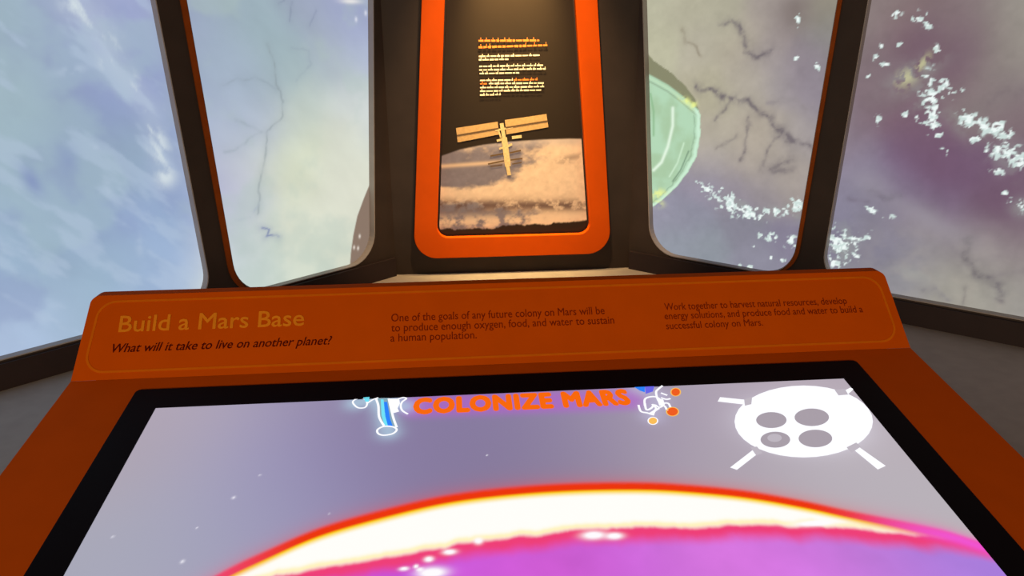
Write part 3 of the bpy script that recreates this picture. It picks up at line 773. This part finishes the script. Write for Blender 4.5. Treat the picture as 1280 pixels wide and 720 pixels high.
# header: rounded slanted face pushed straight back, flat on top
hp = rounded([(-HWK, 0.0), (HWK, 0.0), (TOPW, LH), (-TOPW, LH)], [0.0, 0.0, 0.012, 0.012], 8)
nh = len(hp); V = [PH.p(*q) for q in hp]
V += [p+np.array([0, 0.018, 0.0]) for p in V]
F = [list(range(nh)), list(range(nh, 2*nh))[::-1]]+[[i, nh+i, nh+(i+1) % nh, (i+1) % nh] for i in range(nh)]
header = mesh_obj_adopt('header_panel', V, F, ORANGE, kiosk)
bm = bmesh.new(); bm.from_mesh(header.data); bmesh.ops.recalc_face_normals(bm, faces=bm.faces); bm.to_mesh(header.data); bm.free()
header['label'] = 'slanted orange title panel with a thin amber outline'
prism_x('header_back', [(0.018, Z0-0.02), (0.092, Z0+0.084), (0.097, Z0+0.084), (0.125, Z0-0.02)], -HWK+0.02, HWK-0.02, ORANGE, kiosk)

def under(o, part, thing):
    """make o a sub-part of a part that already hangs under a thing"""
    o.parent = part
    o.matrix_parent_inverse = Matrix.Translation(thing.location).inverted() @ Matrix.Identity(4)
    o.matrix_parent_inverse = (Matrix.Translation(thing.location) @ part.matrix_parent_inverse).inverted()
    return o

# amber outline
bl = [PH.px(x, y) for x, y in ((103, 468.5), (1127, 426.5), (1096, 345.5), (124, 376))]
ub = (bl[1][0]-bl[0][0])/2; ut = (bl[2][0]-bl[3][0])/2; vb_ = (bl[0][1]+bl[1][1])/2; vt_ = (bl[2][1]+bl[3][1])/2
ring = rounded([(-ub, vb_), (ub, vb_), (ut, vt_), (-ut, vt_)], 0.026, 10)
under(plate('border_line', PH, ring, [inset(ring, 0.0032)], -0.0005, 0.0006, LINE_YEL), header, kiosk)

def head_text(text, a, b, cap_px, mat, shear=0.0, offset=0.0):
    (u0, v0), (u1, v1) = PH.px(*a), PH.px(*b)
    xm, ym = (a[0]+b[0])/2, (a[1]+b[1])/2
    cap = PH.px(xm, ym-cap_px)[1]-PH.px(xm, ym)[1]
    o = lettering('lettering', text, PH, u0, u1, (v0+v1)/2, cap, 0.0006, mat, kiosk, shear, offset)
    under(o, header, kiosk)
head_text('Build a Mars Base', (148, 414.5), (380, 407.5), 19.5, TITLE_YEL, 0.0, 0.012)
head_text('What will it take to live on another planet?', (140, 440), (415, 431.5), 10.5, TXT_DARK, 0.28, 0.008)
head_text('One of the goals of any future colony on Mars will be', (489, 402), (756, 393), 9.5, TXT_BODY, 0, 0.004)
head_text('to produce enough oxygen, food, and water to sustain', (489, 414.5), (768, 405), 9.5, TXT_BODY, 0, 0.004)
head_text('a human population.', (488, 427), (596, 423.5), 9.5, TXT_BODY, 0, 0.004)
head_text('Work together to harvest natural resources, develop', (831, 387.5), (1059, 380.5), 8.5, TXT_BODY, 0, 0.004)
head_text('energy solutions, and produce food and water to build a', (831, 399), (1079, 391), 8.5, TXT_BODY, 0, 0.004)
head_text('successful colony on Mars.', (833, 411.5), (954, 407.5), 8.5, TXT_BODY, 0, 0.004)

# display: black glass bezel, lit picture, drawings on it
ALEN = 2*AZ*9/16
bez = rect(XO-BW, -(YB+2*BZ+ALEN), XO+BW, -YB)
act = rect(XO-AZ, -(YB+BZ+ALEN), XO+AZ, -(YB+BZ))
bezel = plate('bezel', PT, rounded(bez, 0.006, 3), [act], -0.004, 0.0022, BEZEL, kiosk)
bezel['label'] = 'wide black glass border of the display'
PS = Plane(PT.p(0, 0, 0.0012), PT.U, PT.V)

top_pts = [PS.px(x, y) for x, y in ((200, 762), (280, 716), (330, 692), (400, 662), (480, 639), (560, 621), (640, 611), (720, 606), (800, 605), (860, 608), (930, 615), (1000, 627), (1060, 640), (1120, 652), (1180, 665), (1225, 679), (1300, 700))]
bot_pts = [PS.px(x, y) for x, y in ((200, 780), (300, 733), (345, 720), (400, 710), (504, 693), (605, 675), (700, 665), (780, 660), (860, 658), (944, 656), (1010, 657), (1070, 661), (1110, 665), (1180, 672), (1225, 681), (1300, 702))]

def paint_display(u, v):
    P = lambda pts: [(*PS.px(x, y), c) for (x, y, c) in pts]
    c = idw(u, v, P([
        (200, 520, (176, 164, 178)), (250, 525, (176, 166, 186)), (330, 520, (160, 152, 182)), (400, 510, (144, 132, 164)), (470, 540, (136, 124, 162)), (560, 530, (134, 122, 160)), (660, 520, (138, 126, 164)), (760, 510, (150, 138, 168)), (830, 500, (164, 152, 172)), (900, 490, (176, 164, 178)), (1040, 478, (180, 168, 180)),
        (190, 560, (172, 162, 172)), (260, 570, (164, 160, 190)), (340, 570, (152, 146, 184)), (420, 570, (142, 132, 170)), (520, 570, (132, 120, 156)), (620, 570, (132, 120, 156)), (720, 560, (144, 132, 160)), (820, 550, (162, 150, 170)), (900, 560, (176, 164, 176)), (1090, 540, (184, 174, 182)),
        (160, 600, (176, 166, 172)), (230, 610, (168, 166, 188)), (320, 620, (156, 152, 186)), (420, 620, (146, 138, 176)), (520, 600, (134, 122, 158)), (640, 595, (134, 122, 152)), (760, 590, (148, 136, 158)), (880, 595, (168, 158, 172)), (980, 610, (180, 172, 180)), (1080, 620, (184, 176, 186)), (1150, 640, (184, 178, 184)),
        (110, 690, (168, 168, 182)), (180, 680, (168, 170, 188)), (260, 680, (162, 160, 186)), (330, 665, (154, 150, 184)), (90, 715, (166, 166, 182)), (200, 720, (166, 168, 186))]), 0.06)
    tu, tv = zip(*spline(top_pts, 8)); bu, bv = zip(*spline(bot_pts, 8))
    vt = np.interp(u, tu, tv); vb = np.interp(u, bu, bv)+0.0045*(fbm(u, v*0.3, 0.02, 401, 4)-0.5)*2
    d = vt-v                                         # > 0 below the rim
    L = lin
    un = (u-XO)/AZ
    endf = np.clip(sstep(0.66, 1.0, un)+sstep(-0.50, -0.85, un), 0, 1)      # towards the ends the rim goes pink
    rim = L((236, 52, 8))[None]*(1-endf[:, None])+L((240, 80, 150))[None]*endf[:, None]
    glow = np.exp(-np.clip(-d, 0, 1)/0.009)*(d < 0)*0.5
    c = c*(1-glow[:, None])+rim*glow[:, None]
    m = sstep(-0.0065, 0.0015, d); c = c*(1-m[:, None])+rim*m[:, None]
    c = mixc(c, L((252, 214, 20)), sstep(0.007, 0.012, d)*(1-endf*0.9))
    c = mixc(c, np.array([1.0, 0.99, 0.95]), sstep(0.010, 0.020, d)*(1-endf*0.15))
    e = vb-v                                         # > 0 below the bright band
    c = mixc(c, L((255, 232, 90)), np.exp(-((e+0.004)/0.004)**2)*(d > 0.012)*0.5*(1-endf))
    pk = sstep(-0.004, 0.004, e)
    c = mixc(c, L((238, 62, 120)), pk)
    pl_ = idw(u, v, P([(350, 725, (214, 74, 204)), (450, 712, (196, 78, 214)), (560, 705, (200, 88, 216)), (640, 700, (206, 90, 216)), (700, 705, (214, 92, 210)), (780, 700, (196, 100, 216)), (880, 695, (210, 116, 216)), (980, 695, (208, 112, 218)), (1060, 700, (204, 122, 222)), (1130, 700, (190, 126, 220)), (1200, 705, (170, 122, 222)), (1240, 715, (164, 128, 222))]))
    pl_ *= (0.85+0.3*fbm(u, v, 0.06, 411, 4))[:, None]
    w = sstep(0.006, 0.028, e+0.006*(fbm(u, v, 0.03, 413)-0.5))
    c = c*(1-w[:, None])+pl_*w[:, None]
    # right tip goes magenta
    tip = sstep(0.74, 0.98, un)*np.exp(-((d-0.006)/0.010)**2)
    c = mixc(c, L((240, 84, 214)), np.clip(tip, 0, 1)*0.9)
    # white speckles on the planet
    for (x, y, rx, ry) in ((540, 716, .013, .006), (536, 699, .004, .003), (562, 690, .006, .003), (505, 711, .004, .002), (742, 669, .011, .005), (768, 670, .008, .004), (1020, 654, .022, .004), (520, 708, .002, .002), (598, 676, .004, .004), (525, 712, .003, .002)):
        a, b = PS.px(x, y); c = mixc(c, np.array([1.0, .97, 1.0]), np.clip(1.5*np.exp(-(((u-a)/rx)**2+((v-b)/ry)**2)), 0, 1))
    # stars
    for (x, y, r) in ((292, 622, .0016), (325, 594, .0010), (228, 702, .0017), (141, 671, .0011), (246, 660, .0008), (412, 642, .0008), (609, 569, .0009)):
        a, b = PS.px(x, y); c = mixc(c, L((238, 236, 246)), np.exp(-(((u-a)/r)**2+((v-b)/(r*1.2))**2)))
    # violet halo round the title, white halo round the craft
    d = polydist(u, v, [PS.px(520, 508), PS.px(785, 499)])
    c = mixc(c, L((178, 96, 204)), 0.65*np.exp(-(d/0.024)**4))
    d = np.minimum(polydist(u, v, [PS.px(445, 504), PS.px(470, 499), PS.px(480, 515), PS.px(486, 540)]), polydist(u, v, [PS.px(488, 502), PS.px(505, 508)]))
    c = mixc(c, L((176, 206, 226)), 0.7*np.exp(-(d/0.015)**2))
    d = polydist(u, v, [PS.px(800, 486), PS.px(822, 496), PS.px(815, 520)])
    c = mixc(c, L((196, 192, 224)), 0.5*np.exp(-(d/0.016)**2))
    a, b = PS.px(1004, 528)
    rr = np.hypot((u-a)/0.085, (v-b)/0.062)
    c = mixc(c, L((228, 224, 238)), 0.6*np.exp(-np.clip(rr-0.8, 0, 9)*5.0))
    return c

def disp(o):
    return under(o, screen, kiosk)
screen = picture('display_screen', PT, XO-AZ, XO+AZ, -(YB+BZ+ALEN), -(YB+BZ), 0.0018, 0.0012, paint_display, glow_mat('display_picture', None, 1.0), kiosk)
screen['label'] = 'lit display with a glowing planet rim on lilac sky'

E_WHITE = glow_mat('glowing_white', (250, 250, 255), 1.05)
E_ORANGE = glow_mat('glowing_orange', (248, 104, 8), 1.0)
E_CYAN = glow_mat('glowing_cyan', (112, 226, 246), 1.0)
E_BLUE = glow_mat('glowing_blue', (40, 130, 250), 1.0)
E_TEAL = glow_mat('muted_teal', (136, 168, 182), 1.0)
E_GREY = glow_mat('mid_grey', (168, 158, 168), 1.0)
E_GREY2 = glow_mat('light_grey', (190, 182, 192), 1.0)
E_DEEP = glow_mat('deep_orange', (240, 92, 30), 1.0)
E_AMBER = glow_mat('warm_yellow', (250, 190, 90), 1.0)
E_VIOLET = glow_mat('soft_violet', (104, 100, 230), 1.0)

(u0, v0), (u1, v1) = PS.px(516, 516.5), PS.px(790, 506)
cap = PS.px(653, 494)[1]-PS.px(653, 511.2)[1]
disp(lettering('title_lettering', 'COLONIZE MARS', PS, u0, u1, (v0+v1)/2, cap, 0.0008, E_ORANGE, kiosk, 0, 0.07, 1.12))

def flat(name, pts, n, mat):
    return disp(poly_px(name, PS, pts, n, mat, None))
def stroke(name, pts, wpx, n, mat, closed=False, smooth=True):
    if smooth: pts = spline(pts, 5, closed)
    w = PS.px(640+wpx, 520)[0]-PS.px(640, 520)[0]
    return disp(ribbon(name, PS, [PS.px(x, y) for x, y in pts], w, n, mat, None, closed))
def disc(name, x, y, rx, ry, n, mat):
    return flat(name, ellipse((x, y), rx, ry, 36), n, mat)

# round white craft with four grey ports and four legs
disc('craft_hull', 1004.5, 527.5, 86.5, 45, 0.0008, E_WHITE)
for (x, y, rx, ry) in ((964, 526, 19, 10), (1014.5, 522.5, 21.5, 11), (969, 550.5, 18.5, 10), (1019, 549, 21, 11)):
    disc('craft_port', x, y, rx, ry, 0.0011, E_GREY)
disc('port_glint', 968, 548.5, 9, 5, 0.0014, E_GREY2)
for quad in (((900, 497), (934, 500.5), (932, 506.5), (897, 502.5)), ((1053, 490), (1063, 485), (1067, 487), (1058, 495)), ((941, 563), (948, 567), (921, 588), (912.5, 585)), ((1066, 562), (1073, 559), (1107, 583), (1097, 587.5))):
    flat('craft_leg', quad, 0.0008, E_WHITE)
for quad in (((930, 500), (940, 497), (939, 506), (931, 508)), ((1043, 488), (1056, 487), (1060, 494), (1048, 495)), ((938, 560), (946, 559), (953, 567), (945, 570)), ((1058, 560), (1070, 554), (1076, 559), (1064, 567))):
    flat('leg_joint', quad, 0.0010, E_GREY2)

# glowing line drawing of a spacewalker, blue suit
stroke('drawing_line', [(441, 503), (447, 510), (456, 510), (459, 505), (456, 499.5), (448, 498.5)], 2.4, 0.0008, E_WHITE, True)
flat('drawing_patch', [(454, 497.5), (462, 497), (461, 503), (457, 503)], 0.0010, E_CYAN)
stroke('drawing_line', [(459, 505), (466, 500.5), (473, 498)], 2.4, 0.0011, E_WHITE)
flat('drawing_patch', [(470, 498), (486, 498), (490, 520), (494, 533), (480, 533), (474, 522)], 0.0007, E_TEAL)
flat('drawing_patch', [(480, 503), (484, 503), (488, 525), (491, 533), (485, 533), (481, 520)], 0.0009, E_BLUE)
flat('drawing_patch', [(476, 500), (479.5, 500), (482, 522), (485, 533), (480.5, 532), (477, 520)], 0.0009, E_CYAN)
stroke('drawing_line', [(470, 499), (473, 508), (474, 522), (480, 533)], 3.0, 0.0011, E_WHITE)
stroke('drawing_line', [(486, 499), (489, 512), (492, 524), (496, 535)], 3.0, 0.0011, E_WHITE)
stroke('drawing_line', [(472, 538), (480, 534), (491, 534.5), (496, 538), (491, 543), (480, 545), (473, 543)], 2.6, 0.0012, E_WHITE, True)
flat('drawing_patch', [(487, 499), (499, 499), (500, 505), (497, 511), (499, 515), (492, 517), (489, 510)], 0.0008, E_WHITE)
stroke('drawing_line', [(494, 501), (503, 498), (508, 499), (503, 503), (501, 508), (503, 514), (510, 518.5)], 2.6, 0.0011, E_WHITE)

# second line drawing with orange globes
flat('drawing_patch', [(792, 484), (806, 483), (806, 491), (800, 489)], 0.0008, E_BLUE)
flat('drawing_patch', [(806, 483), (818, 483), (816, 490), (807, 493)], 0.0008, E_VIOLET)
for pts in ([(828, 483), (823, 487), (820, 491), (822, 500), (826, 506)], [(798, 507), (801, 515), (809, 517), (815, 519)], [(806, 508), (806, 500), (812, 497), (820, 497), (826, 501)],
            [(806, 505), (808, 513), (814, 511), (818, 507), (824, 510), (830, 508), (834, 514)], [(828, 505), (835, 505), (838, 510)], [(826, 498), (833, 500), (838, 499)],
            [(816, 520), (818, 515), (824, 511)], [(812, 518), (820, 512), (815, 506)], [(826, 492), (834, 495)]):
    stroke('drawing_line', pts, 2.9, 0.0011, E_WHITE)
flat('drawing_patch', [(821, 499), (829, 500), (831, 507), (824, 508)], 0.0010, E_WHITE)
for (x, y, rx, ry, m, r) in ((844.5, 491, 6, 5, E_DEEP, -5), (840.5, 515.5, 7.5, 5.5, E_DEEP, 0), (816, 527, 6, 4.6, E_AMBER, 0)):
    disc('drawing_globe', x, y, rx, ry, 0.0009, m)
    stroke('drawing_line', ellipse((x, y), rx, ry, 20), 1.5, 0.0012, E_AMBER if m is E_DEEP else E_WHITE, True, False)
